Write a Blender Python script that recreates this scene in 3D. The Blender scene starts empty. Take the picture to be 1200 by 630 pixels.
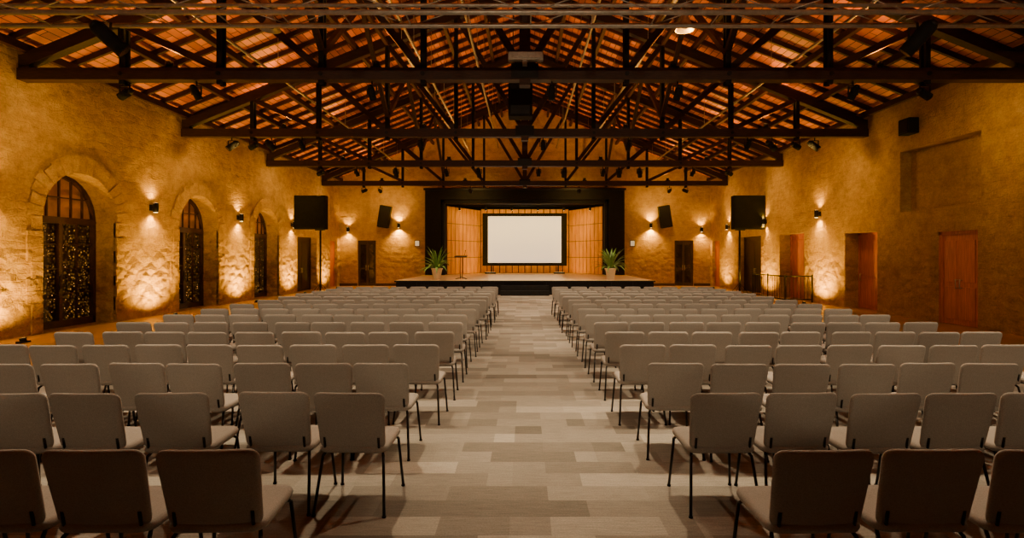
import bpy, bmesh, math, random
from mathutils import Vector, Matrix
random.seed(7)
SC = bpy.context.scene
COL = SC.collection
W = 11.2      # half width of the hall
YB = 33.0     # stage-end wall
Y0 = -5.0     # wall behind the camera
EAVE = 6.55; SL = 0.40
def roofz(x): return EAVE + SL*(W-abs(x))

# ------------------------------------------------------------ materials
def newmat(name):
    m = bpy.data.materials.new(name); m.use_nodes = True
    nt = m.node_tree; b = nt.nodes['Principled BSDF']
    return m, nt, b
def ramp(nt, fac, stops):
    r = nt.nodes.new('ShaderNodeValToRGB')
    el = r.color_ramp.elements
    while len(el) < len(stops): el.new(0.5)
    for e, (p, c) in zip(el, stops):
        e.position = p; e.color = (*c, 1)
    nt.links.new(fac, r.inputs[0]); return r.outputs[0]
def mixc(nt, fac, a, b, mode='MIX'):
    n = nt.nodes.new('ShaderNodeMix'); n.data_type = 'RGBA'; n.blend_type = mode
    if isinstance(fac, (int, float)): n.inputs[0].default_value = fac
    else: nt.links.new(fac, n.inputs[0])
    for i, s in ((6, a), (7, b)):
        if isinstance(s, tuple): n.inputs[i].default_value = (*s, 1)
        else: nt.links.new(s, n.inputs[i])
    return n.outputs[2]
def math_(nt, op, a, b=0.0, c=None):
    n = nt.nodes.new('ShaderNodeMath'); n.operation = op
    for i, s in enumerate((a, b, c)):
        if s is None: continue
        if isinstance(s, (int, float)): n.inputs[i].default_value = s
        else: nt.links.new(s, n.inputs[i])
    return n.outputs[0]
def noise(nt, vec, scale, detail=4, rough=0.6):
    n = nt.nodes.new('ShaderNodeTexNoise'); n.inputs['Scale'].default_value = scale
    n.inputs['Detail'].default_value = detail; n.inputs['Roughness'].default_value = rough
    if vec is not None: nt.links.new(vec, n.inputs['Vector'])
    return n.outputs['Fac']
def bump(nt, b, h, strength, dist):
    n = nt.nodes.new('ShaderNodeBump'); n.inputs['Strength'].default_value = strength
    n.inputs['Distance'].default_value = dist
    nt.links.new(h, n.inputs['Height']); nt.links.new(n.outputs[0], b.inputs['Normal'])
def simple(name, col, rough=0.6, metal=0.0, var=0.25, scale=6, bmp=0.0, spec=0.5, stretch=None):
    m, nt, b = newmat(name)
    tc = nt.nodes.new('ShaderNodeTexCoord'); v = tc.outputs['Object']
    if stretch:
        mp = nt.nodes.new('ShaderNodeMapping'); mp.inputs['Scale'].default_value = stretch
        nt.links.new(v, mp.inputs[0]); v = mp.outputs[0]
    f = noise(nt, v, scale, 5)
    c = ramp(nt, f, [(0.3, tuple(x*(1-var) for x in col)), (0.7, tuple(min(1, x*(1+var)) for x in col))])
    nt.links.new(c, b.inputs['Base Color'])
    b.inputs['Roughness'].default_value = rough; b.inputs['Metallic'].default_value = metal
    b.inputs['Specular IOR Level'].default_value = spec
    if bmp: bump(nt, b, f, bmp, 0.01)
    return m
def emis(name, col, strength, base=(0.8, 0.8, 0.8)):
    m, nt, b = newmat(name)
    b.inputs['Base Color'].default_value = (*base, 1)
    tc = nt.nodes.new('ShaderNodeTexCoord')
    f = noise(nt, tc.outputs['Object'], 0.7, 1)
    c = ramp(nt, f, [(0.2, tuple(x*0.96 for x in col)), (0.8, col)])
    nt.links.new(c, b.inputs['Emission Color'])
    b.inputs['Emission Strength'].default_value = strength
    return m
def wallmat(name, axes, stone=1.0):
    m, nt, b = newmat(name)
    g = nt.nodes.new('ShaderNodeNewGeometry')
    s = nt.nodes.new('ShaderNodeSeparateXYZ'); nt.links.new(g.outputs['Position'], s.inputs[0])
    cb = nt.nodes.new('ShaderNodeCombineXYZ')
    for i, a in enumerate(axes): nt.links.new(s.outputs[a], cb.inputs[i])
    v = cb.outputs[0]
    big = noise(nt, v, 0.45, 5, 0.6)
    mid = noise(nt, v, 3.0, 8, 0.72)
    fine = noise(nt, v, 22, 6, 0.7)
    warp = nt.nodes.new('ShaderNodeMix'); warp.data_type = 'VECTOR'; warp.inputs[0].default_value = 0.20
    nz = nt.nodes.new('ShaderNodeTexNoise'); nz.inputs['Scale'].default_value = 2.6; nt.links.new(v, nz.inputs['Vector'])
    nt.links.new(v, warp.inputs[4]); nt.links.new(nz.outputs['Color'], warp.inputs[5])
    mp = nt.nodes.new('ShaderNodeMapping'); mp.inputs['Scale'].default_value = (1.0, 1.5, 1.0)
    nt.links.new(warp.outputs[1], mp.inputs[0])
    vo = nt.nodes.new('ShaderNodeTexVoronoi'); vo.feature = 'SMOOTH_F1'; vo.inputs['Scale'].default_value = 3.4
    vo.inputs['Smoothness'].default_value = .4
    nt.links.new(mp.outputs[0], vo.inputs['Vector'])
    edge = math_(nt, 'SUBTRACT', 1.0, vo.outputs['Distance'])
    zf = nt.nodes.new('ShaderNodeMapRange'); nt.links.new(s.outputs[2], zf.inputs[0])
    zf.inputs[1].default_value = 1.4; zf.inputs[2].default_value = 2.8
    zf.inputs[3].default_value = 1.0; zf.inputs[4].default_value = 0.2
    msk = math_(nt, 'MULTIPLY', zf.outputs[0], stone)
    eh = math_(nt, 'MULTIPLY', edge, msk)
    br = nt.nodes.new('ShaderNodeTexBrick'); br.inputs['Scale'].default_value = 1.0
    br.inputs['Brick Width'].default_value = 0.5; br.inputs['Row Height'].default_value = 0.14
    br.inputs['Mortar Size'].default_value = 0.016; br.inputs['Mortar Smooth'].default_value = 1.0
    nt.links.new(warp.outputs[1], br.inputs['Vector'])
    c = ramp(nt, mid, [(0.25, (0.44, 0.265, 0.075)), (0.5, (0.68, 0.43, 0.145)), (0.75, (0.82, 0.56, 0.22))])
    c2 = mixc(nt, 0.5, c, ramp(nt, big, [(0.3, (0.55, 0.45, 0.35)), (0.7, (1, 1, 1))]), 'MULTIPLY')
    c3 = mixc(nt, 0.35, c2, ramp(nt, fine, [(0.35, (0.35, 0.35, 0.35)), (0.6, (1, 1, 1))]), 'MULTIPLY')
    c3 = mixc(nt, 0.12, c3, ramp(nt, br.outputs['Fac'], [(0.0, (1, 1, 1)), (1, (.45, .4, .35))]), 'MULTIPLY')
    nt.links.new(c3, b.inputs['Base Color'])
    b.inputs['Roughness'].default_value = 0.9; b.inputs['Specular IOR Level'].default_value = 0.1
    h = math_(nt, 'MULTIPLY_ADD', mid, 1.3, math_(nt, 'MULTIPLY', eh, 2.6))
    h = math_(nt, 'MULTIPLY_ADD', fine, 0.45, h)
    h = math_(nt, 'MULTIPLY_ADD', br.outputs['Fac'], -0.12, h)
    bump(nt, b, h, 1.0, 0.12)
    return m

M_WS = wallmat('stone_wall_side', (1, 2, 0), 1.0)
M_WR = wallmat('plaster_wall_side', (1, 2, 0), 0.6)
M_WB = wallmat('stone_wall_end', (0, 2, 1), 0.45)
M_REAR = simple('rear_wall_dark', (0.10, 0.09, 0.08), 0.9, 0, 0.2, 3)  # unseen wall's finish, darkened to cut warm bounce onto the front row
M_BLACK = simple('black_metal', (0.012, 0.010, 0.009), 0.45, 0.6, 0.2)
M_BLACKM = simple('black_matte', (0.010, 0.009, 0.008), 0.85, 0, 0.3, 8, spec=.2)
M_STEELD = simple('leg_steel', (0.02, 0.018, 0.016), 0.35, 0.8, 0.2)
M_SILV = simple('galvanised_steel', (0.42, 0.38, 0.33), 0.45, 0.7, 0.2, 12)
M_TRUSS = simple('truss_dark_timber', (0.034, 0.013, 0.006), 0.55, 0, 0.4, 5, 0.3, stretch=(1, 6, 6), spec=.3)
M_RAFT = simple('rafter_timber', (0.040, 0.012, 0.004), 0.6, 0, 0.4, 5, 0.3, spec=.3)
M_DOORW = simple('door_wood', (0.50, 0.15, 0.028), 0.45, 0, 0.3, 3, 0.1, stretch=(8, 8, 0.7))
M_DOORD = simple('dark_door', (0.035, 0.02, 0.012), 0.35, 0, 0.3, 3)
M_FRAMEW = simple('arch_frame_wood', (0.05, 0.02, 0.008), 0.45, 0, 0.3, 6)
M_PANE = simple('tinted_pane', (0.02, 0.012, 0.006), 0.12, 0, 0.3, 2)
M_PANEU = simple('amber_pane_glow', (0.42, 0.17, 0.03), 0.3, 0, 0.35, 2.5)
_b = M_PANEU.node_tree.nodes['Principled BSDF']; _b.inputs['Emission Color'].default_value = (1, .38, .06, 1); _b.inputs['Emission Strength'].default_value = .05  # emission added to the pane itself in place of backlight
M_STAGEW = simple('stage_floor', (0.66, 0.44, 0.20), 0.35, 0, 0.12, 2, stretch=(0.6, 8, 1))
M_POT = simple('cream_ceramic', (0.66, 0.54, 0.38), 0.4, 0, 0.1, 4)
M_SOIL = simple('potting_soil', (0.03, 0.018, 0.01), 0.9)
M_LEAF = simple('palm_leaf', (0.13, 0.24, 0.04), 0.45, 0, 0.5, 5)
M_LENS = emis('lamp_lens', (1.0, 0.68, 0.25), 8)
M_LENSL = emis('uplight_lens', (1.0, 0.60, 0.18), 1.5)
M_LENSD = simple('unlit_lens', (0.05, 0.045, 0.04), 0.4, 0.2, 0.2)
M_SPECK = emis('backlit_speck', (1.0, 0.46, 0.10), 1.2)  # glow colour of the specks standing in for backlight
M_SCREEN = emis('projection_cloth', (1.0, 0.84, 0.66), 0.85)
M_SIGN = emis('sign_face', (1.0, 0.8, 0.5), 0.4)
M_TAN = simple('side_floor_boards', (0.40, 0.23, 0.085), 0.32, 0, 0.25, 1.6, 0.1, stretch=(1, 0.4, 1))

def lattice():
    m, nt, b = newmat('filigree_screen_glow')
    g = nt.nodes.new('ShaderNodeNewGeometry')
    vo = nt.nodes.new('ShaderNodeTexVoronoi'); vo.inputs['Scale'].default_value = 13; vo.inputs['Randomness'].default_value = .8
    nt.links.new(g.outputs['Position'], vo.inputs['Vector'])
    hole = ramp(nt, vo.outputs['Distance'], [(0.24, (1, 1, 1)), (0.5, (0, 0, 0))])
    sp = nt.nodes.new('ShaderNodeSeparateColor'); nt.links.new(vo.outputs['Color'], sp.inputs[0])
    br = math_(nt, 'MULTIPLY_ADD', math_(nt, 'POWER', sp.outputs[0], 2.0), .9, .07)
    cl = ramp(nt, noise(nt, g.outputs['Position'], 1.6, 2), [(.35, (.35, .35, .35)), (.65, (1, 1, 1))])
    e = math_(nt, 'MULTIPLY', hole, br)
    e = math_(nt, 'MULTIPLY', e, cl)
    e = math_(nt, 'MULTIPLY', e, 0.9)
    b.inputs['Base Color'].default_value = (.03, .016, .007, 1); b.inputs['Roughness'].default_value = .35
    b.inputs['Emission Color'].default_value = (1, .42, .06, 1)  # backlight through the holes is painted in as emission
    nt.links.new(e, b.inputs['Emission Strength'])
    return m
M_LATT = lattice()

def fabric():
    m, nt, b = newmat('chair_fabric')
    tc = nt.nodes.new('ShaderNodeTexCoord')
    f = noise(nt, tc.outputs['Object'], 160, 2); g = noise(nt, tc.outputs['Object'], 5, 3)
    oi = nt.nodes.new('ShaderNodeObjectInfo')
    c = ramp(nt, f, [(0.3, (0.28, 0.25, 0.225)), (0.7, (0.39, 0.355, 0.32))])
    c = mixc(nt, 0.25, c, ramp(nt, g, [(0.3, (0.75, 0.75, 0.75)), (0.7, (1, 1, 1))]), 'MULTIPLY')
    c = mixc(nt, 0.35, c, ramp(nt, oi.outputs['Random'], [(0, (0.72, 0.72, 0.72)), (1, (1, 1, 1))]), 'MULTIPLY')
    nt.links.new(c, b.inputs['Base Color']); b.inputs['Roughness'].default_value = 0.85
    b.inputs['Specular IOR Level'].default_value = 0.2
    bump(nt, b, f, 0.25, 0.002)
    return m
M_FAB = fabric()

def carpet():
    m, nt, b = newmat('carpet_planks')
    g = nt.nodes.new('ShaderNodeNewGeometry')
    def brick(w, h, off, freq, mp_off):
        mp = nt.nodes.new('ShaderNodeMapping'); mp.inputs['Location'].default_value = mp_off
        nt.links.new(g.outputs['Position'], mp.inputs[0])
        n = nt.nodes.new('ShaderNodeTexBrick'); n.offset = off; n.offset_frequency = freq
        n.inputs['Scale'].default_value = 1; n.inputs['Brick Width'].default_value = w
        n.inputs['Row Height'].default_value = h; n.inputs['Mortar Size'].default_value = 0.0
        n.inputs['Color1'].default_value = (0, 0, 0, 1); n.inputs['Color2'].default_value = (1, 1, 1, 1)
        n.inputs['Bias'].default_value = 0
        nt.links.new(mp.outputs[0], n.inputs['Vector']); return n.outputs['Color']
    a = brick(0.75, 0.25, 0.37, 2, (0.3, 0, 0))
    bb = brick(1.25, 0.5, 0.41, 2, (0.1, 0.25, 0))
    c = mixc(nt, 0.42, a, bb)
    col = ramp(nt, c, [(0.08, (0.20, 0.178, 0.15)), (0.35, (0.30, 0.27, 0.232)), (0.6, (0.41, 0.375, 0.325)), (0.92, (0.60, 0.55, 0.48))])
    mp = nt.nodes.new('ShaderNodeMapping'); mp.inputs['Scale'].default_value = (5, 60, 1)
    nt.links.new(g.outputs['Position'], mp.inputs[0])
    f = noise(nt, mp.outputs[0], 1.0, 5, 0.75)
    col = mixc(nt, 0.75, col, ramp(nt, f, [(0.32, (0.55, 0.55, 0.55)), (0.68, (1, 1, 1))]), 'MULTIPLY')
    f2 = noise(nt, g.outputs['Position'], 90, 3)
    col = mixc(nt, 0.5, col, ramp(nt, f2, [(0.32, (0.5, 0.5, 0.5)), (0.66, (1, 1, 1))]), 'MULTIPLY')
    nt.links.new(col, b.inputs['Base Color']); b.inputs['Roughness'].default_value = 0.92
    b.inputs['Specular IOR Level'].default_value = 0.15
    bump(nt, b, f2, 0.3, 0.004)
    return m
M_CARPET = carpet()

def roofmat():
    m, nt, b = newmat('roof_boards')
    g = nt.nodes.new('ShaderNodeNewGeometry')
    s = nt.nodes.new('ShaderNodeSeparateXYZ'); nt.links.new(g.outputs['Position'], s.inputs[0])
    cb = nt.nodes.new('ShaderNodeCombineXYZ'); nt.links.new(s.outputs[1], cb.inputs[0]); nt.links.new(s.outputs[0], cb.inputs[1])
    n = nt.nodes.new('ShaderNodeTexBrick'); n.inputs['Scale'].default_value = 1
    n.inputs['Brick Width'].default_value = 0.9; n.inputs['Row Height'].default_value = 0.2
    n.inputs['Mortar Size'].default_value = 0.012; n.inputs['Mortar'].default_value = (0.06, 0.015, 0.005, 1)
    n.inputs['Color1'].default_value = (0.45, 0.12, 0.02, 1); n.inputs['Color2'].default_value = (0.85, 0.27, 0.045, 1)
    nt.links.new(cb.outputs[0], n.inputs['Vector'])
    f = noise(nt, g.outputs['Position'], 3, 6)
    col = mixc(nt, 0.5, n.outputs['Color'], ramp(nt, f, [(0.3, (0.55, 0.5, 0.45)), (0.7, (1, 1, 1))]), 'MULTIPLY')
    nt.links.new(col, b.inputs['Base Color']); b.inputs['Roughness'].default_value = 0.6
    bump(nt, b, n.outputs['Fac'], -0.5, 0.02)
    return m
M_ROOF = roofmat()
M_PANEL = simple('stage_wood_panel', (0.85, 0.38, 0.02), 0.6, 0, 0.25, 2.0, stretch=(6, 6, 0.5), spec=.05)
M_PANELJ = simple('stage_panel_joint', (0.08, 0.025, 0.005), 0.6)

# ------------------------------------------------------------ mesh builder
class MB:
    def __init__(s): s.bm = bmesh.new(); s.mats = []
    def mi(s, m):
        if m not in s.mats: s.mats.append(m)
        return s.mats.index(m)
    def _tag(s, verts, m, smooth=False):
        i = s.mi(m); fs = set()
        for v in verts: fs.update(v.link_faces)
        for f in fs: f.material_index = i; f.smooth = smooth
        return fs
    def box(s, x0, x1, y0, y1, z0, z1, m, M=None, bev=0):
        mat = Matrix.Translation(((x0+x1)/2, (y0+y1)/2, (z0+z1)/2)) @ Matrix.Diagonal((abs(x1-x0), abs(y1-y0), abs(z1-z0), 1))
        if M is not None: mat = M @ mat
        r = bmesh.ops.create_cube(s.bm, size=1, matrix=mat)
        vs = r['verts']; s._tag(vs, m)
        if bev:
            es = set()
            for v in vs: es.update(v.link_edges)
            i = s.mi(m)
            r = bmesh.ops.bevel(s.bm, geom=list(es), offset=bev, segments=2, profile=0.5, affect='EDGES')
            for f in r['faces']: f.material_index = i
    def frame(s, p, q, up=Vector((0, 0, 1))):
        p = Vector(p); q = Vector(q); d = (q-p); L = d.length; d.normalize()
        x = up.cross(d)
        if x.length < 1e-4: x = Vector((1, 0, 0)).cross(d)
        if x.length < 1e-4: x = Vector((0, 1, 0)).cross(d)
        x.normalize(); y = d.cross(x)
        R = Matrix((x, y, d)).transposed().to_4x4()
        return Matrix.Translation((p+q)/2) @ R, L
    def beam(s, p, q, w, h, m, up=Vector((0, 0, 1))):
        F, L = s.frame(p, q, up)
        s.box(-w/2, w/2, -h/2, h/2, -L/2, L/2, m, F)
    def cyl(s, p, q, r, m, r2=None, seg=10, smooth=True, caps=True):
        F, L = s.frame(p, q)
        g = bmesh.ops.create_cone(s.bm, cap_ends=caps, segments=seg, radius1=r, radius2=r if r2 is None else r2, depth=L, matrix=F)
        fs = s._tag(g['verts'], m, smooth)
        for f in fs:
            if len(f.verts) > 4: f.smooth = False
    def tube(s, pts, r, m, seg=8):
        for a, b in zip(pts[:-1], pts[1:]): s.cyl(a, b, r, m, seg=seg)
        for a in pts[1:-1]: s.ball(a, r, m, seg)
    def ball(s, c, r, m, seg=8):
        g = bmesh.ops.create_uvsphere(s.bm, u_segments=seg, v_segments=max(4, seg//2), radius=r, matrix=Matrix.Translation(c))
        s._tag(g['verts'], m, True)
    def lathe(s, prof, m, c=(0, 0, 0), seg=24):
        i = s.mi(m); rings = []
        for r, z in prof:
            rings.append([s.bm.verts.new((c[0]+r*math.cos(t*2*math.pi/seg), c[1]+r*math.sin(t*2*math.pi/seg), c[2]+z)) for t in range(seg)])
        for a, b in zip(rings[:-1], rings[1:]):
            for k in range(seg):
                f = s.bm.faces.new((a[k], a[(k+1) % seg], b[(k+1) % seg], b[k])); f.material_index = i; f.smooth = True
        for ring, fl in ((rings[0], True), (rings[-1], False)):
            f = s.bm.faces.new(ring[::-1] if fl else ring); f.material_index = i
    def slab(s, w, h, t, rad, e, m, fn, w2=None, nc=5, ns=6):
        """rounded cushion: outline in (u,v), thickness in n, mapped by fn(u,v,n). w2 = width at the top."""
        if w2 is None: w2 = w
        pts = []
        cs = [(w/2-rad, -h/2+rad, -90), (w/2-rad, h/2-rad, 0), (-w/2+rad, h/2-rad, 90), (-w/2+rad, -h/2+rad, 180)]
        arcs = []
        for cx, cy, a0 in cs:
            arcs.append([(cx+rad*math.cos(math.radians(a0+90*k/nc)), cy+rad*math.sin(math.radians(a0+90*k/nc))) for k in range(nc+1)])
        for k in range(4):
            pts += arcs[k]
            a = arcs[k][-1]; b = arcs[(k+1) % 4][0]
            for j in range(1, ns): pts.append((a[0]+(b[0]-a[0])*j/ns, a[1]+(b[1]-a[1])*j/ns))
        prof = [(0.05, -t/2-0.004), (0.45, -t/2-0.003), (0.8, -t/2-0.001)]
        def ins(d): return 1-2*d/min(w, h)
        prof += [(ins(e), -t/2), (ins(e*0.3), -t/2+e*0.3), (1, -t/2+e), (1, t/2-e), (ins(e*0.3), t/2-e*0.3), (ins(e), t/2)]
        prof += [(0.8, t/2+0.001), (0.45, t/2+0.003), (0.05, t/2+0.004)]
        i = s.mi(m); rings = []
        for sc, n in prof:
            ring = []
            for (u, v) in pts:
                uu = u*sc; vv = v*sc
                uu *= 1+((vv+h/2)/h)*(w2/w-1)
                ring.append(s.bm.verts.new(fn(uu, vv, n)))
            rings.append(ring)
        K = len(pts)
        for a, b in zip(rings[:-1], rings[1:]):
            for k in range(K):
                f = s.bm.faces.new((a[k], a[(k+1) % K], b[(k+1) % K], b[k])); f.material_index = i; f.smooth = True
        for ring, fl in ((rings[0], True), (rings[-1], False)):
            f = s.bm.faces.new(ring[::-1] if fl else ring); f.material_index = i; f.smooth = True
    def mesh(s, name, recalc=True):
        if recalc: bmesh.ops.recalc_face_normals(s.bm, faces=s.bm.faces[:])
        me = bpy.data.meshes.new(name); s.bm.to_mesh(me); s.bm.free()
        for m in s.mats: me.materials.append(m)
        return me
    def obj(s, name, loc=(0, 0, 0), parent=None, recalc=True):
        o = bpy.data.objects.new(name, s.mesh(name, recalc)); COL.objects.link(o); o.location = loc
        if parent: o.parent = parent
        return o
def inst(name, me, loc, rz=0, parent=None):
    o = bpy.data.objects.new(name, me); COL.objects.link(o); o.location = loc; o.rotation_euler = (0, 0, rz)
    if parent: o.parent = parent
    return o
def empty(name, loc=(0, 0, 0)):
    e = bpy.data.objects.new(name, None); COL.objects.link(e); e.location = loc; e.empty_display_size = 0.2; return e
def spot(name, loc, direc, energy, col, ang, blend=0.6, rad=0.05, parent=None):
    l = bpy.data.lights.new(name, 'SPOT'); l.energy = energy; l.color = col
    l.spot_size = math.radians(ang); l.spot_blend = blend; l.shadow_soft_size = rad
    o = bpy.data.objects.new(name, l); COL.objects.link(o); o.location = loc
    o.rotation_euler = Vector(direc).to_track_quat('-Z', 'Y').to_euler()
    if parent: o.parent = parent
    return o

# ------------------------------------------------------------ walls with openings
def cut(obj, cutter_mb):
    c = cutter_mb.obj('tmp_cut')
    md = obj.modifiers.new('b', 'BOOLEAN'); md.operation = 'DIFFERENCE'; md.object = c; md.solver = 'EXACT'
    dg = bpy.context.evaluated_depsgraph_get(); dg.update()
    me = bpy.data.meshes.new_from_object(obj.evaluated_get(dg))
    obj.modifiers.clear(); obj.data = me
    bpy.data.objects.remove(c)
def arch_prism(mb, xa, xb, yc, hw, zs, zb=-0.1, seg=24):
    prof = [(yc-hw, zb), (yc+hw, zb)] + [(yc+hw*math.cos(math.pi*k/seg), zs+hw*math.sin(math.pi*k/seg)) for k in range(seg+1)]
    A = [mb.bm.verts.new((xa, y, z)) for y, z in prof]; B = [mb.bm.verts.new((xb, y, z)) for y, z in prof]
    n = len(prof)
    mb.bm.faces.new(A); mb.bm.faces.new(B[::-1])
    for k in range(n): mb.bm.faces.new((A[k], B[k], B[(k+1) % n], A[(k+1) % n]))
    mb.mi(M_WS)
ARCH = [8.9, 13.8, 18.8, 23.7]; AHW = 1.14; AZ = 2.74
TH = 0.7
mb = MB(); mb.box(-W-TH, -W, Y0, YB+0.6, 0, EAVE+0.05, M_WS); wl = mb.obj('wall_left')
c = MB()
for y in ARCH: arch_prism(c, -W-TH-0.2, -W+0.2, y, AHW, AZ)
c.box(-W-TH-.2, -W+.2, 26.9, 29.4, -.1, 2.8, M_WS); c.box(-W-TH-.2, -W+.2, 31.4, 32.6, -.1, 2.7, M_WS)
cut(wl, c)
mb = MB(); mb.box(W, W+TH, Y0, YB+0.6, 0, EAVE+0.05, M_WR); wr = mb.obj('wall_right')
c = MB()
RD = [(13.5, 14.85, 2.46, 0.12), (17.35, 19.1, 2.6, 0.5), (21.9, 24.0, 2.75, 0.5), (25.9, 28.7, 2.8, 0.35), (31.4, 32.6, 2.7, 0.2)]
for a, b_, h, dpt in RD: c.box(W-.2, W+TH+.2, a, b_, -.1, h, M_WR)
c.box(W-.2, W+0.33, 13.4, 16.3, 3.1, 4.9, M_WR)
cut(wr, c)
def gable(name, ya, yb, m):
    mb = MB(); pr = [(-W-TH, 0), (W+TH, 0), (W+TH, EAVE), (0, roofz(0)+.25), (-W-TH, EAVE)]
    A = [mb.bm.verts.new((x, ya, z)) for x, z in pr]; B = [mb.bm.verts.new((x, yb, z)) for x, z in pr]
    mb.bm.faces.new(A); mb.bm.faces.new(B[::-1]); mb.mi(m)
    for k in range(5): mb.bm.faces.new((A[k], B[k], B[(k+1) % 5], A[(k+1) % 5]))
    return mb.obj(name)
wb = gable('wall_stage_end', YB, YB+0.6, M_WB)
c = MB(); c.box(-5.0, 5.0, YB-.2, YB+.8, -.1, 5.15, M_WB)
c.box(-10.1, -9.0, YB-.2, YB+.8, -.1, 2.75, M_WB); c.box(9.05, 10.2, YB-.2, YB+.8, -.1, 2.75, M_WB)
cut(wb, c)
gable('wall_rear', Y0-0.4, Y0, M_REAR)

mb = MB(); mb.box(-W-1, W+1, Y0-.4, YB+5.5, -0.2, 0, M_TAN); mb.obj('floor')
mb = MB(); mb.box(-7.6, 7.6, Y0+.05, 24.9, 0.0, 0.012, M_CARPET); mb.obj('carpet')

# ceiling (roof deck)
mb = MB(); ov = 0.9
for s in (-1, 1):
    a = (s*(W+ov), EAVE-SL*ov); r = (0, roofz(0))
    pts = [a, r, (0, r[1]+.15), (s*(W+ov), a[1]+.15)]
    A = [mb.bm.verts.new((x, Y0-.4, z)) for x, z in pts]; B = [mb.bm.verts.new((x, YB+.6, z)) for x, z in pts]
    mb.mi(M_ROOF); mb.bm.faces.new(A); mb.bm.faces.new(B[::-1])
    for k in range(4): mb.bm.faces.new((A[k], B[k], B[(k+1) % 4], A[(k+1) % 4]))
mb.obj('ceiling')
mb = MB()
y = Y0+0.4
while y < YB:
    for s in (-1, 1):
        mb.beam((s*W, y, roofz(W)-.07), (0, y, roofz(0)-.07), 0.075, 0.14, M_RAFT)
    y += 0.82
x = 0.0
while x < W:
    for s in ((-1, 1) if x > 0 else (1,)):
        mb.box(s*x-.06, s*x+.06, Y0, YB, roofz(x)-.30, roofz(x)-.13, M_RAFT)
    x += 1.38
mb.obj('ceiling_rafters')

# ------------------------------------------------------------ roof trusses
TY = [0.4, 6.3, 12.15, 17.9, 23.75, 30.2]
CZ = 5.82
def truss_mesh():
    mb = MB()
    mb.box(-W+.01, W-.01, -.13, .13, CZ-.13, CZ+.13, M_TRUSS)
    tz = lambda x: roofz(x)-.44
    for s in (-1, 1):
        mb.beam((s*(W-.1), 0, tz(W)), (0, 0, tz(0)), 0.22, 0.26, M_TRUSS)
        mb.box(s*(W-.26), s*(W-.02), -.10, .10, CZ, roofz(W)-.3, M_TRUSS)
        P = [0, 2.25, 4.5, 6.75, 8.9]
        for i, x in enumerate(P):
            if x > 0:
                for dy in (-.075, .075):
                    mb.box(s*x-.055, s*x+.055, dy-.03, dy+.03, CZ-.22, tz(x)+.05, M_BLACKM)
                mb.cyl((s*x, -.16, CZ), (s*x, .16, CZ), .05, M_BLACK, seg=8)
            if i+1 < len(P):
                mb.beam((s*(x+.08), 0, CZ+.16), (s*(P[i+1]-.05), 0, tz(P[i+1])-.12), 0.15, 0.15, M_TRUSS)
    mb.box(-.12, .12, -.12, .12, CZ-.25, tz(0)+.1, M_TRUSS)
    mb.box(-.3, .3, -.15, -.12, CZ-.1, CZ+.22, M_BLACK)
    mb.box(-.3, .3, .12, .15, CZ-.1, CZ+.22, M_BLACK)
    return mb.mesh('roof_truss')
tm = truss_mesh()
for y in TY: inst('roof_truss', tm, (0, y, 0))
mb = MB()
for a, b in zip(TY[:-1], TY[1:]):
    for x in (0, -4.5, 4.5):
        z0 = CZ+.9 if x == 0 else CZ+.5; z1 = roofz(x)-.5; m_ = (a+b)/2
        mb.beam((x, a, z0), (x, m_, z1), .12, .12, M_TRUSS); mb.beam((x, b, z0), (x, m_, z1), .12, .12, M_TRUSS)
        mb.box(x-.05, x+.05, a, b, z1-.06, z1+.06, M_TRUSS)
mb.obj('roof_bracing')

mb = MB()
for x, z, r in ((-3.5, 7.75, .06), (-3.15, 7.75, .04), (3.5, 7.75, .06), (-1.6, 8.3, .04), (1.9, 8.3, .04), (7.0, 6.9, .035), (-7.0, 6.9, .035)):
    mb.cyl((x, Y0+.2, z), (x, YB-.3, z), r, M_SILV, seg=8)
    yy = 1.0
    while yy < YB-1:
        mb.cyl((x, yy, z), (x, yy, roofz(x)-.1), .008, M_SILV, seg=5); yy += 2.9
mb.obj('ceiling_conduit')
mb = MB(); gy = 8.9; GL = 5.66; GU = 6.0
for dy, z, r in ((-.25, GL, .045), (.25, GL, .045), (-.25, GU, .035), (.25, GU, .035)):
    mb.cyl((-W+.05, gy+dy, z), (W-.05, gy+dy, z), r, M_SILV, seg=8)
x = -W+.3; k = 0
while x < W-1.1:
    for dy in (-.25, .25):
        a, b = (GL, GU) if k % 2 else (GU, GL)
        mb.cyl((x, gy+dy, a), (x+1.0, gy+dy, b), .011, M_SILV, seg=6)
    mb.cyl((x, gy-.25, GL), (x, gy+.25, GL), .012, M_SILV, seg=6)
    x += 1.0; k += 1
for x in (-8, -3, 3, 8): mb.cyl((x, gy, GU), (x, gy, roofz(x)-.3), .02, M_BLACK, seg=6)
mb.obj('lighting_gantry')

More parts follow.
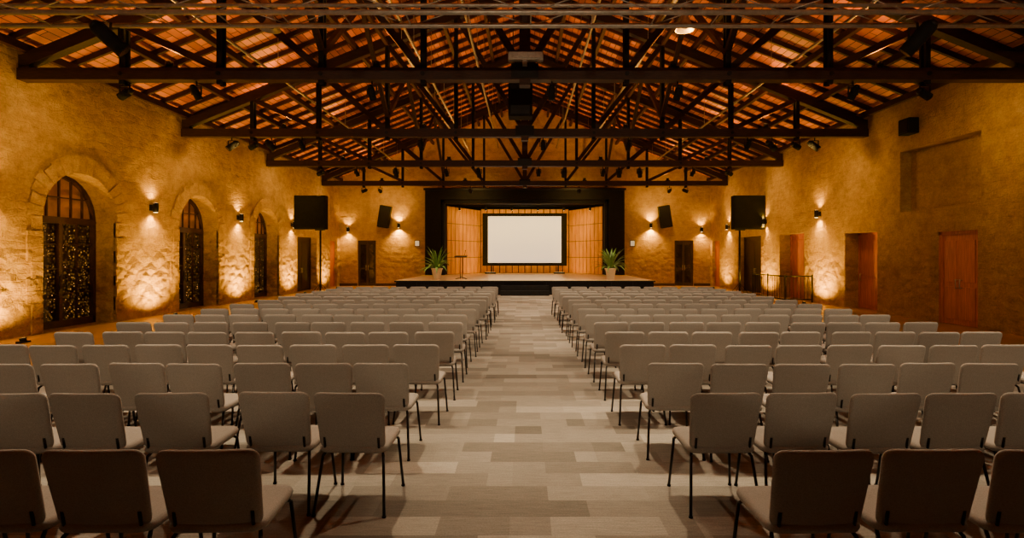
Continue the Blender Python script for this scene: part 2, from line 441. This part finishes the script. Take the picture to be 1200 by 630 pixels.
# ------------------------------------------------------------ arch stones and arched windows
for i, yc in enumerate(ARCH):
    mb = MB(); n = 17
    for k in range(n):
        a0 = math.pi*(k+.04)/n; a1 = math.pi*(k+.96)/n
        r0 = AHW+.0; r1 = AHW+.42+random.uniform(-.04, .04); x0 = -W-.05; x1 = -W+.03+random.uniform(0, .035)
        vs = []
        for xx in (x0, x1):
            vs.append([mb.bm.verts.new((xx, yc+r*math.cos(a), AZ+r*math.sin(a))) for r, a in ((r0, a0), (r1, a0), (r1, (a0+a1)/2), (r1, a1), (r0, a1), (r0, (a0+a1)/2))])
        mb.mi(M_WS); mb.bm.faces.new(vs[0]); mb.bm.faces.new(vs[1][::-1])
        for j in range(6): mb.bm.faces.new((vs[0][j], vs[1][j], vs[1][(j+1) % 6], vs[0][(j+1) % 6]))
    for s in (-1, 1):
        z = 0.02
        while z < AZ-.05:
            h = min(random.uniform(.28, .42), AZ-z); w = random.choice((.28, .4))
            ya = yc+s*AHW; yb = yc+s*(AHW+w)
            mb.box(-W-.05, -W+.02+random.uniform(0, .025), min(ya, yb), max(ya, yb), z+.008, z+h-.008, M_WS); z += h
    mb.obj('trim_arch_%d' % (i+1))
    E = empty('window_%d' % (i+1), (0, 0, 0))
    X = -W-.58
    mb = MB()
    seg = 20; rr = AHW-.05
    pts = [(X, yc+rr*math.cos(math.pi*k/seg), AZ+rr*math.sin(math.pi*k/seg)) for k in range(seg+1)]
    for a, b in zip(pts[:-1], pts[1:]): mb.beam(a, b, .09, .09, M_FRAMEW, Vector((1, 0, 0)))
    for s in (-1, 1): mb.box(X-.05, X+.05, yc+s*rr-.05, yc+s*rr+.05, 0, AZ, M_FRAMEW)
    mb.box(X-.06, X+.07, yc-rr, yc+rr, AZ-.12, AZ+.05, M_FRAMEW)
    mb.box(X-.05, X+.05, yc-rr, yc+rr, 0, .18, M_FRAMEW)
    mb.box(X-.05, X+.06, yc-.05, yc+.05, 0.18, AZ, M_FRAMEW)
    for f in (-.5, .5): mb.box(X-.02, X+.03, yc+f*rr-.012, yc+f*rr+.012, .18, AZ, M_FRAMEW)
    for z in (.85, 1.48, 2.1): mb.box(X-.02, X+.03, yc-rr, yc+rr, z-.012, z+.012, M_FRAMEW)
    for f in (-.66, -.33, 0, .33, .66):
        h = math.sqrt(1-f*f)*rr
        mb.box(X-.02, X+.03, yc+f*rr-.018, yc+f*rr+.018, AZ, AZ+h, M_FRAMEW)
    h = math.sqrt(1-.25)*rr
    mb.box(X-.02, X+.03, yc-h, yc+h, AZ+.5*rr-.015, AZ+.5*rr+.015, M_FRAMEW)
    for s in (-1, 1): mb.cyl((X+.11, yc+s*.1, .95), (X+.11, yc+s*.1, 1.3), .012, M_BLACK)
    mb.obj('frame', parent=E)
    mb = MB(); mb.box(X-.10, X-.06, yc-AHW+.01, yc+AHW-.01, .0, AZ, M_LATT); mb.obj('pane_lower', parent=E)
    mb = MB(); arch_prism(mb, X-.10, X-.06, yc, AHW-.02, AZ, zb=AZ); mb.mats = [M_PANEU]; mb.obj('pane_upper', parent=E)
    mb = MB(); mb.mi(M_SPECK)  # glowing specks added in place of backlight through the pierced screen
    for k in range(90):
        yy = yc+random.uniform(-rr+.08, rr-.08); zz = .25+2.3*(random.random()**1.2)
        r = random.uniform(.006, .013)
        bmesh.ops.create_icosphere(mb.bm, subdivisions=1, radius=r, matrix=Matrix.Translation((X-.045, yy, zz)) @ Matrix.Diagonal((.5, 1, random.uniform(.6, 1.3), 1)))
    mb.obj('backlit_specks', parent=E)

# ------------------------------------------------------------ doors
dn = [0]
def door_side(s, a, b, h, dep, m, leaves=1):
    dn[0] += 1; mb = MB(); X = s*(W+dep)
    o = lambda d: X+s*d
    fm = M_FRAMEW if m != M_DOORW else M_DOORW
    mb.box(o(0), o(.05), a+.06, b-.06, 0.01, h-.06, m)
    for ya, yb in ((a, a+.08), (b-.08, b)): mb.box(o(-.04), o(.08), ya, yb, 0, h, fm)
    mb.box(o(-.04), o(.08), a, b, h-.08, h, fm)
    w = (b-a-.16)/leaves
    for l in range(leaves):
        la = a+.08+l*w
        for z0, z1 in ((.15, 1.0), (1.12, h-.25)):
            mb.box(o(-.018), o(.01), la+.1, la+w-.1, z0, z1, m, bev=.008)
        hy = la+w-.07 if l == 0 else la+.07
        mb.cyl((o(-.07), hy, .95), (o(-.07), hy, 1.2), .014, M_SILV)
        for z in (.97, 1.18): mb.cyl((o(-.07), hy, z), (o(.01), hy, z), .01, M_SILV)
    mb.obj('door_%d' % dn[0])
door_side(1, 13.5, 14.85, 2.46, .10, M_DOORW, 2)
door_side(1, 17.35, 19.1, 2.6, .5, M_DOORW, 1)
door_side(1, 21.9, 24.0, 2.75, .5, M_DOORW, 1)
door_side(1, 25.9, 28.7, 2.8, .35, M_DOORD, 2)
door_side(1, 31.4, 32.6, 2.7, .2, M_DOORW)
door_side(-1, 26.9, 29.4, 2.8, .35, M_DOORD, 2)
door_side(-1, 31.4, 32.6, 2.7, .2, M_DOORW)
for a, b in ((-10.1, -9.0), (9.05, 10.2)):
    dn[0] += 1; mb = MB(); Y = YB+.15; h = 2.75
    mb.box(a+.05, b-.05, Y, Y+.05, .01, h-.05, M_DOORD)
    mb.box(a, a+.08, Y-.05, Y+.08, 0, h, M_FRAMEW); mb.box(b-.08, b, Y-.05, Y+.08, 0, h, M_FRAMEW); mb.box(a, b, Y-.05, Y+.08, h-.08, h, M_FRAMEW)
    m_ = (a+b)/2; mb.box(m_-.02, m_+.02, Y-.03, Y, 0.02, h-.08, M_FRAMEW)
    for xa, xb in ((a+.14, m_-.08), (m_+.08, b-.14)):
        for z0, z1 in ((.2, 1.0), (1.1, 2.5)): mb.box(xa, xb, Y-.02, Y+.01, z0, z1, M_PANE, bev=.006)
    for q in (-.06, .06): mb.cyl((m_+q, Y-.07, .95), (m_+q, Y-.07, 1.25), .014, M_SILV)
    mb.obj('door_%d' % dn[0])
for i, (a, b) in enumerate(((-W, -10.1), (-9, -5.9), (5.9, 9.05), (10.2, W))):
    mb = MB(); mb.box(a+.01, b-.01, YB-.025, YB, 0, .16, M_FRAMEW); mb.obj('baseboard_%d' % (i+1))

# ------------------------------------------------------------ stage
SH = 0.68
mb = MB()
mb.box(-5.95, 5.95, 25.2, 32.3, .012, SH-.06, M_BLACKM); mb.box(-6.0, 6.0, 25.12, 32.3, SH-.06, SH, M_STAGEW)
mb.box(-4.8, 4.8, 32.3, YB+4.55, .012, SH-.06, M_BLACKM); mb.box(-4.8, 4.8, 32.3, YB+4.55, SH-.06, SH, M_STAGEW)
mb.box(-6.0, 6.0, 25.10, 25.125, SH-.075, SH+.0, M_BLACKM)
for x in range(-5, 6): mb.box(x-.01, x+.01, 25.185, 25.2, .03, SH-.08, M_BLACK)
mb.obj('stage_platform')
mb = MB()
mb.box(-1.1, 1.1, 24.62, 24.92+.17, .012, .23, M_BLACKM); mb.box(-1.1, 1.1, 24.9, 25.09, .23, .45, M_BLACKM)
mb.obj('stage_steps')
mb = MB()
for s in (-1, 1):
    mb.box(s*5.0, s*5.9, 32.3, YB-.005, 0.0, 5.75, M_BLACKM)
    mb.box(s*4.8, s*5.0, 32.55, YB+.6, 0.0, 5.15, M_BLACKM)
    mb.box(s*4.86, s*4.9, 32.49, 32.56, SH, 5.05, M_BLACK)
mb.box(-5.0, 5.0, 32.3, YB-.005, 5.15, 5.75, M_BLACKM)
mb.box(-5.0, 5.0, 32.55, YB+.6, 4.95, 5.15, M_BLACKM)
mb.box(-5.98, 5.98, 32.22, 32.34, 5.7, 5.82, M_BLACK)
mb.obj('proscenium_arch')
mb = MB()
mb.box(-5.4, -4.85, YB+.6, YB+4.8, 0, 5.4, M_BLACKM); mb.box(4.85, 5.4, YB+.6, YB+4.8, 0, 5.4, M_BLACKM)
mb.box(-5.4, 5.4, YB+4.6, YB+4.8, 0, 5.4, M_BLACKM); mb.box(-5.4, 5.4, YB+.6, YB+4.8, 5.2, 5.4, M_BLACKM)
mb.obj('wall_stage_house')
def shell(p, q, z0, z1, name):
    mb = MB(); p = Vector(p); q = Vector(q); L = (q-p).length
    F = Matrix.Translation((p.x, p.y, 0)) @ Matrix.Rotation(math.atan2(q.y-p.y, q.x-p.x), 4, 'Z')
    mb.box(0, L, .04, .09, z0, z1, M_PANELJ, F)
    nc = max(1, round(L/.42)); nr = 4
    for i in range(nc):
        for j in range(nr):
            w = L/nc; h = (z1-z0)/nr
            mb.box(i*w+.03, (i+1)*w-.03, 0, .045, z0+j*h+.014, z0+(j+1)*h-.014, M_PANEL, F, bev=.008)
    return mb.obj(name)
shell((-4.72, 33.3, 0), (-2.95, 36.6, 0), SH, 4.86, 'stage_panel_wall')
shell((2.95, 36.6, 0), (4.72, 33.3, 0), SH, 4.86, 'stage_panel_wall')
shell((-2.95, 36.6, 0), (2.95, 36.6, 0), SH, 4.95, 'stage_panel_wall')
mb = MB(); yS = 35.9; x0, x1, z0, z1 = -2.78, 2.76, 1.17, 4.62; t = .2
mb.box(x0, x1, yS, yS+.08, z0, z0+t, M_BLACKM); mb.box(x0, x1, yS, yS+.08, z1-t, z1, M_BLACKM)
mb.box(x0, x0+.36, yS, yS+.08, z0+t, z1-t, M_BLACKM); mb.box(x1-.36, x1, yS, yS+.08, z0+t, z1-t, M_BLACKM)
mb.box(x0+.36, x1-.36, yS+.03, yS+.05, z0+t, z1-t, M_SCREEN)
for x in (-2.2, 2.2):
    mb.box(x-.04, x+.04, yS+.02, yS+.08, SH, z0, M_BLACK); mb.box(x-.05, x+.05, yS-.3, yS+.3, SH, SH+.04, M_BLACK)
mb.obj('projection_screen')
WARM = (1.0, .54, .035); WASH = (1, .58, .13); NEUT = (1.0, .75, .46); STG = (1, .56, .03)
mb = MB(); mb.cyl((-4.6, 33.35, 4.88), (4.6, 33.35, 4.88), .03, M_BLACK)
for x in (-4, -2.4, -.8, .8, 2.4, 4): mb.cyl((x, 33.35, 4.86), (x, 33.5, 4.62), .07, M_BLACK); mb.cyl((x, 33.5, 4.62), (x, 33.505, 4.612), .06, M_LENS)
bt = mb.obj('stage_light_batten')
for x in (-4, -2.4, -.8, .8, 2.4, 4):
    spot('batten_beam', (x, 33.52, 4.58), (0 if abs(x) < 3 else -x*.2, 1.0, -.6), 150 if abs(x) < 3 else 55, STG, 140, 1, .06, bt)
for s in (-1, 1):
    spot('batten_side_beam', (s*1.2, 33.6, 4.4), (s*1, .4, -.5), 90, STG, 120, 1, .06, bt)
    spot('batten_apron_beam', (s*2.4, 33.1, 4.75), (0, -1, -1.1), 300, (1, .68, .32), 120, 1, .06, bt)
for s in (-1, 1):
    mb = MB(); mb.box(-.35, .35, -.08, .08, 0, .1, M_BLACK, bev=.01); mb.box(-.3, .3, -.05, .05, .1, .105, M_LENSL)
    o = mb.obj('stage_floor_wash', (s*2.2, 34.9, SH)); spot('floor_wash_beam', (0, 0, .14), (s*1, .25, .7), 80, STG, 150, 1, .06, o)

mb = MB()
for s in (-1, 1):
    mb.cyl((s*.05, 0, 0.03), (s*.05, 0, 1.12), .016, M_BLACK); mb.tube([(s*.26, -.16, .016), (0, 0, .1), (s*.26, .16, .016)], .014, M_BLACK)
mb.box(-.3, .3, -.2, .2, 1.10, 1.14, M_BLACK, Matrix.Rotation(math.radians(8), 4, 'X'), bev=.006)
mb.cyl((.15, 0, 1.13), (.2, -.05, 1.38), .01, M_BLACK); mb.ball((.2, -.05, 1.39), .025, M_BLACK)
mb.obj('lectern', (-3.1, 26.7, SH))

def palm(seed):
    random.seed(seed); mb = MB()
    mb.lathe([(.15, 0), (.17, .02), (.25, .48), (.28, .5), (.28, .55), (.25, .55), (.24, .5)], M_POT)
    mb.lathe([(.02, .46), (.245, .46), (.24, .5), (.02, .51)], M_SOIL)
    li = mb.mi(M_LEAF)
    for k in range(54):
        az = random.uniform(0, 2*math.pi); el = random.uniform(.45, 1.5); L = random.uniform(.8, 1.3)*(0.75+.25*math.sin(el))
        p = Vector((.08*math.cos(az), .08*math.sin(az), .5)); wd = random.uniform(.035, .06)
        side = Vector((-math.sin(az), math.cos(az), 0)); prev = None; n = 9; e = el
        for j in range(n+1):
            t = j/n; w = wd*(math.sin(math.pi*min(1, .12+t*.88))**.8)+.002
            dn_ = Vector((math.cos(az)*math.cos(e), math.sin(az)*math.cos(e), math.sin(e)))
            up = side.cross(dn_)
            vs = [mb.bm.verts.new(p-side*w-up*w*.3), mb.bm.verts.new(p), mb.bm.verts.new(p+side*w-up*w*.3)]
            if prev:
                for q in (0, 1):
                    f = mb.bm.faces.new((prev[q], prev[q+1], vs[q+1], vs[q])); f.material_index = li; f.smooth = True
            prev = vs; p = p+dn_*(L/n); e -= (.13+.09*t)*(1.5-el*.7)
    return mb
palm(3).obj('potted_palm', (-4.2, 26.1, SH), recalc=False); palm(5).obj('potted_palm', (4.1, 26.1, SH), recalc=False)
random.seed(11)

# ------------------------------------------------------------ wall sconces
def sconce_mesh():
    mb = MB()
    mb.box(-.07, .07, 0.0, .03, -.09, .09, M_BLACK, bev=.006)
    mb.box(-.02, .02, .02, .09, -.02, .02, M_BLACK)
    mb.cyl((0, .15, -.14), (0, .15, .14), .075, M_BLACK, seg=16)
    mb.cyl((0, .15, .14), (0, .15, .143), .06, M_LENS, seg=16); mb.cyl((0, .15, -.143), (0, .15, -.14), .06, M_LENS, seg=16)
    return mb.mesh('wall_sconce')
sm = sconce_mesh()
def sconce(loc, rz, e=1.0):
    o = inst('wall_sconce', sm, loc, rz)
    spot('sconce_down', (0, .15, -.17), (0, -.05, -1), 230*e, WARM, 130, 1, .05, o)
    spot('sconce_up', (0, .15, .17), (0, -.05, 1), 120*e, WARM, 130, 1, .05, o)
for y, z in ((11.3, 3.2), (16.35, 3.25), (21.3, 3.3), (26.2, 3.3)): sconce((-W, y, z), -math.pi/2)
for y, z in ((20.7, 3.4), (25.3, 3.4), (29.9, 3.4)): sconce((W, y, z), math.pi/2)
for x, z in ((-7.6, 3.65), (7.6, 3.65)): sconce((x, YB, z), math.pi, 2.2)
for x in (-10.65, 10.65): sconce((x, YB, 3.4), math.pi, 1.0)
def upl():
    mb = MB(); mb.box(-.12, .12, -.06, .06, 0, .04, M_BLACK, bev=.01)
    mb.cyl((0, 0, .03), (0, .02, .10), .06, M_BLACK, seg=14); mb.cyl((0, .02, .10), (0, .021, .103), .045, M_LENSL, seg=14)
    return mb.mesh('floor_uplight')
um = upl()
def uplight(x, y, rz, e=1.0):
    o = inst('floor_uplight', um, (x, y, 0), rz)
    spot('uplight_beam', (0, .04, .14), (0, .30, 1), 720*e, WARM, 145, 1, .05, o)
for y, e in ((11.35, 1.2), (16.3, 1.4), (21.25, 1.3), (25.9, 1.1), (30.4, .7)): uplight(-W+.78, y, math.pi/2, e)
for y, e in ((20.4, 1.4), (25.0, 1.0), (30.2, .7)): uplight(W-.78, y, -math.pi/2, e)

# ------------------------------------------------------------ square speaker panels on poles
def led(px, cx, y):
    mb = MB()
    mb.box(cx-.74, cx+.74, y-.18, y+.18, 3.05, 4.62, M_BLACKM, bev=.03)
    mb.box(cx-.68, cx+.68, y-.195, y-.17, 3.11, 4.56, M_BLACKM, bev=.01)
    mb.cyl((px, y+.05, .05), (px, y+.05, 3.1), .045, M_BLACK)
    mb.box(px-.2, px+.2, y-.1, y+.1, 3.0, 3.06, M_BLACK)
    for a in range(4):
        t = a*math.pi/2+.78; mb.beam((px, y+.05, .04), (px+.55*math.cos(t), y+.05+.55*math.sin(t), .03), .06, .03, M_BLACK)
        mb.cyl((px, y+.05, .55), (px+.45*math.cos(t), y+.05+.45*math.sin(t), .05), .012, M_BLACK)
    mb.obj('pole_mounted_speaker')
led(-9.56, -9.98, 25.5); led(10.05, 10.42, 25.5)
for s in (-1, 1):
    mb = MB(); F = Matrix.Translation((s*8.35, YB-.5, 4.15)) @ Matrix.Rotation(s*-.18, 4, 'Y') @ Matrix.Rotation(.12, 4, 'X')
    mb.box(-.33, .33, -.2, .2, -.65, .65, M_BLACKM, F, bev=.03); mb.box(-.28, .28, -.215, -.2, -.6, .6, M_BLACK, F)
    mb.cyl((s*8.35, YB-.35, 4.15), (s*8.35, YB, 4.15), .04, M_BLACK); mb.obj('wall_speaker')
mb = MB(); mb.box(-.33, .33, 14.8, 15.3, 5.6, 6.5, M_BLACKM, bev=.03); mb.box(-.27, .27, 14.78, 14.82, 5.65, 6.45, M_BLACK, bev=.01)
for x in (-.2, .2): mb.cyl((x, 15.05, 6.5), (x, 15.05, roofz(0)-.25), .015, M_BLACK)
mb.obj('hanging_speaker', (-.12, 0, 0))
mb = MB(); mb.box(-.36, .4, 11.8, 11.96, 6.05, 6.22, M_SILV, bev=.01); mb.box(-.3, .34, 11.78, 11.81, 6.08, 6.19, M_SILV)
mb.box(-.05, .05, 11.85, 12.0, 5.96, 6.06, M_SILV); mb.obj('junction_box')
mb = MB(); mb.box(W-.3, W, 15.5, 15.95, 5.3, 5.75, M_BLACKM, bev=.02); mb.box(W-.32, W-.29, 15.54, 15.91, 5.34, 5.71, M_BLACK); mb.obj('wall_loudspeaker')
for s in (-1, 1):
    mb = MB(); mb.box(s*6.5-.12, s*6.5+.12, YB-.06, YB, 2.42, 2.72, M_SIGN, bev=.01); mb.box(s*6.5-.15, s*6.5+.15, YB-.03, YB, 2.39, 2.75, M_BLACK); mb.obj('wall_notice')

mb = MB(); xs = [10.15+.14*k for k in range(8)]
for z in (.12, 1.02): mb.cyl((10.1, 21.2, z), (11.15, 21.2, z), .022, M_BLACK)
for z in (.12, 1.02): mb.cyl((10.1, 21.2, z), (10.1, 24.2, z), .022, M_BLACK)
for x in xs: mb.cyl((x, 21.2, .12), (x, 21.2, 1.02), .01, M_BLACK)
for k in range(21): mb.cyl((10.1, 21.2+.15*k, .12), (10.1, 21.2+.15*k, 1.02), .01, M_BLACK)
for x, y in ((10.1, 21.2), (11.15, 21.2), (10.1, 24.2), (10.1, 22.7)): mb.cyl((x, y, 0), (x, y, 1.08), .028, M_BLACK)
mb.obj('metal_railing')

# ------------------------------------------------------------ theatre lights on trusses, plus added fill and wash lamps
def can(loc, d, L=.34, r=.1):
    mb = MB(); d = Vector(d).normalized(); p = Vector((0, 0, -.28))
    mb.cyl((0, 0, 0.0), (0, 0, -.1), .02, M_BLACK)
    for s in (-1, 1): mb.beam((s*(r+.02), 0, -.1), (s*(r+.02), 0, -.3), .02, .03, M_BLACK)
    mb.box(-r-.03, r+.03, -.015, .015, -.11, -.09, M_BLACK)
    mb.cyl(p-d*L/2, p+d*L/2, r, M_BLACKM, seg=14); mb.cyl(p-d*(L/2+.08), p-d*L/2, r*.6, M_BLACK, r2=r*.95, seg=14)
    mb.cyl(p+d*(L/2), p+d*(L/2+.004), r*.8, M_PANE, seg=14)
    o = mb.obj('theatre_spotlight', loc)
    return o, p+d*(L/2+.03)
def canlight(loc, d, e, col, ang, blend=.8, **k):
    o, tip = can(loc, d, **k); spot('spotlight_beam', tip, d, e, col, ang, blend, .09, o)
zb = CZ-.14
for y in TY[1:5]:
    for x in (-7.3, -3.4, 3.4, 7.3):
        canlight((x, y, zb), (-x*.05, .35, -1), 560, NEUT, 108, L=.26, r=.08)
    canlight((0.6, y, zb), (0, .15, -1), 620, NEUT, 90, L=.26, r=.08)
for x in (-5.6, -2.0, 2.0, 5.6): canlight((x, TY[1], zb), (0, -.42, -1), 700, NEUT, 80, L=.26, r=.08)  # out-of-frame fill lamps added to brighten the near seat tops
for y in TY[1:]:
    for s in (-1, 1):
        canlight((s*8.9, y, zb), (s*1, .2 if y < 28 else -.4, -.5), 190, WASH, 140, 1, L=.26, r=.09)  # wash lamps added to brighten the side walls
for x in (-8, -3, 3, 8): canlight((x, 30.2, zb), (0, 1, -.25), 240, WASH, 130, 1, L=.26, r=.09)  # wash lamps added to brighten the stage-end wall
mb = MB(); mb.cyl((-9.6, Y0+.55, 4.7), (9.6, Y0+.55, 4.7), .03, M_SILV)
for x in (-8.5, -3, 3, 8.5): mb.cyl((x, Y0+.55, 4.7), (x, Y0+.01, 4.7), .02, M_BLACK)
mb.obj('unseen_fill_bar')  # unseen bar added behind the camera to carry the fill spots
for x in (-9, -7, -5, -3, -1, 1, 3, 5, 7, 9): canlight((x, Y0+.55, 4.67), (0, 1, -.052), 370, NEUT, 47.5, .06, L=.4, r=.12)  # fill spots added for the chair backs, cone cut above the first row
for x, y, d in ((-9.6, 17.9, (-.5, -.5, -.6)), (-8.3, 17.9, (.6, .1, -.7)), (8.1, 17.9, (.7, .2, -.6)), (9.5, 17.9, (.5, -.4, -.6)),
                (-5.6, 23.75, (0, .6, -.8)), (-2.0, 23.75, (.1, .6, -.8)), (1.7, 23.75, (0, .6, -.8)), (4.1, 23.75, (.1, .6, -.8)), (5.0, 23.75, (.2, .6, -.8))):
    can((x, y, zb), d)
for x, d in ((-6.75, (.55, .3, -.6)), (6.4, (-.5, .4, -.7))): can((x, gy, GL-.05), d, L=.5, r=.12)
for x in (-5.4, 3.4):
    mb = MB(); mb.lathe([(.05, .32), (.07, .30), (.10, .2), (.2, .02), (.21, 0), (.19, 0), (.09, .18), (.03, .2)][::-1], M_SILV)
    mb.lathe([(.01, .04), (.07, .05), (.08, .12), (.05, .18)], M_LENSD, seg=14); mb.cyl((0, 0, .3), (0, 0, roofz(x)-6.85), .012, M_BLACK)
    mb.obj('high_bay_lamp', (x, 11.6, 6.6))
def roof_up(x, y, e):
    mb = MB(); mb.box(-.12, .12, -.08, .08, 0, .05, M_BLACK); mb.cyl((0, 0, .05), (0, 0, .17), .08, M_BLACK, seg=12); mb.cyl((0, 0, .17), (0, 0, .175), .065, M_LENSL, seg=12)
    o = mb.obj('truss_uplight', (x, y, CZ+.13))
    spot('truss_uplight_beam', (0, 0, .2), (-.1 if x > 0 else .1, 0, 1), e, (1, .44, .06), 160, .9, .06, o)
for y in TY:
    for x in (-7.9, -3.3, 3.3, 7.9): roof_up(x, y, 500)

# ------------------------------------------------------------ chairs
def chair():
    mb = MB()
    mb.slab(.49, .47, .055, .07, .022, M_FAB, lambda u, v, n: (u, v, .44+n+.02*max(0, v)-.1*max(0, v-.19)), w2=.46)
    th = math.radians(15)
    def back(u, v, n):
        vv = v+.215
        y = -.205-math.sin(th)*vv*.9+n*math.cos(th)+.22*u*u-.25*max(0, .1-vv)**2
        return (u, y, .44+math.cos(th)*vv+n*math.sin(th)*.6)
    mb.slab(.455, .43, .036, .05, .016, M_FAB, back, w2=.50)
    r = .0105
    for s in (-1, 1):
        mb.tube([(s*.245, -.285, .012), (s*.215, -.20, .385), (s*.20, -.165, .41), (s*.20, .16, .41), (s*.215, .19, .385), (s*.24, .235, .012)], r, M_STEELD)
        mb.tube([(s*.20, -.165, .41), (s*.19, -.225, .46), (s*.19, -.235, .53)], r*.9, M_STEELD)
        for yy in (-.285, .235): mb.cyl((s*(.245 if yy < 0 else .24), yy, 0), (s*(.245 if yy < 0 else .24), yy, .014), .015, M_STEELD)
    for yy in (-.165, .16): mb.cyl((-.2, yy, .41), (.2, yy, .41), r, M_STEELD)
    mb.box(-.19, .19, -.17, .17, .40, .417, M_STEELD)
    return mb.mesh('conference_chair')
cm = chair()
rows = [2.93, 4.04, 5.05, 6.05]+[6.05+.99*k for k in range(1, 12)]
OFFL = [1.30, .93, .99, .90]; OFFR = [1.19, 1.11, 1.09, 1.0]
for r, y in enumerate(rows):
    for s in (-1, 1):
        if r < 4: off = (OFFL if s < 0 else OFFR)[r]
        else:
            t = (r-4)/10; off = (.90-.08*t if s < 0 else .98-.12*t)+random.uniform(-.03, .03)
        for k in range(9):
            x = off+.25+k*.545
            if s < 0 and r == 1 and k >= 2: x += .18
            if k >= 5 and r > 3: x += .06
            x += random.uniform(-.018, .018)
            inst('conference_chair', cm, (s*x, y+random.uniform(-.03, .03), .012), random.uniform(-.045, .045))

# ------------------------------------------------------------ world & camera
w = bpy.data.worlds.new('night'); SC.world = w; w.use_nodes = True
w.node_tree.nodes['Background'].inputs[0].default_value = (.02, .018, .03, 1); w.node_tree.nodes['Background'].inputs[1].default_value = .3
cam = bpy.data.cameras.new('camera'); co = bpy.data.objects.new('camera', cam); COL.objects.link(co)
cam.sensor_width = 36; cam.lens = 19.2; cam.shift_x = -15/1200; cam.shift_y = -15/1200; cam.clip_end = 200
co.location = (0, 0, 1.8); co.rotation_euler = (math.pi/2, 0, 0)
SC.camera = co
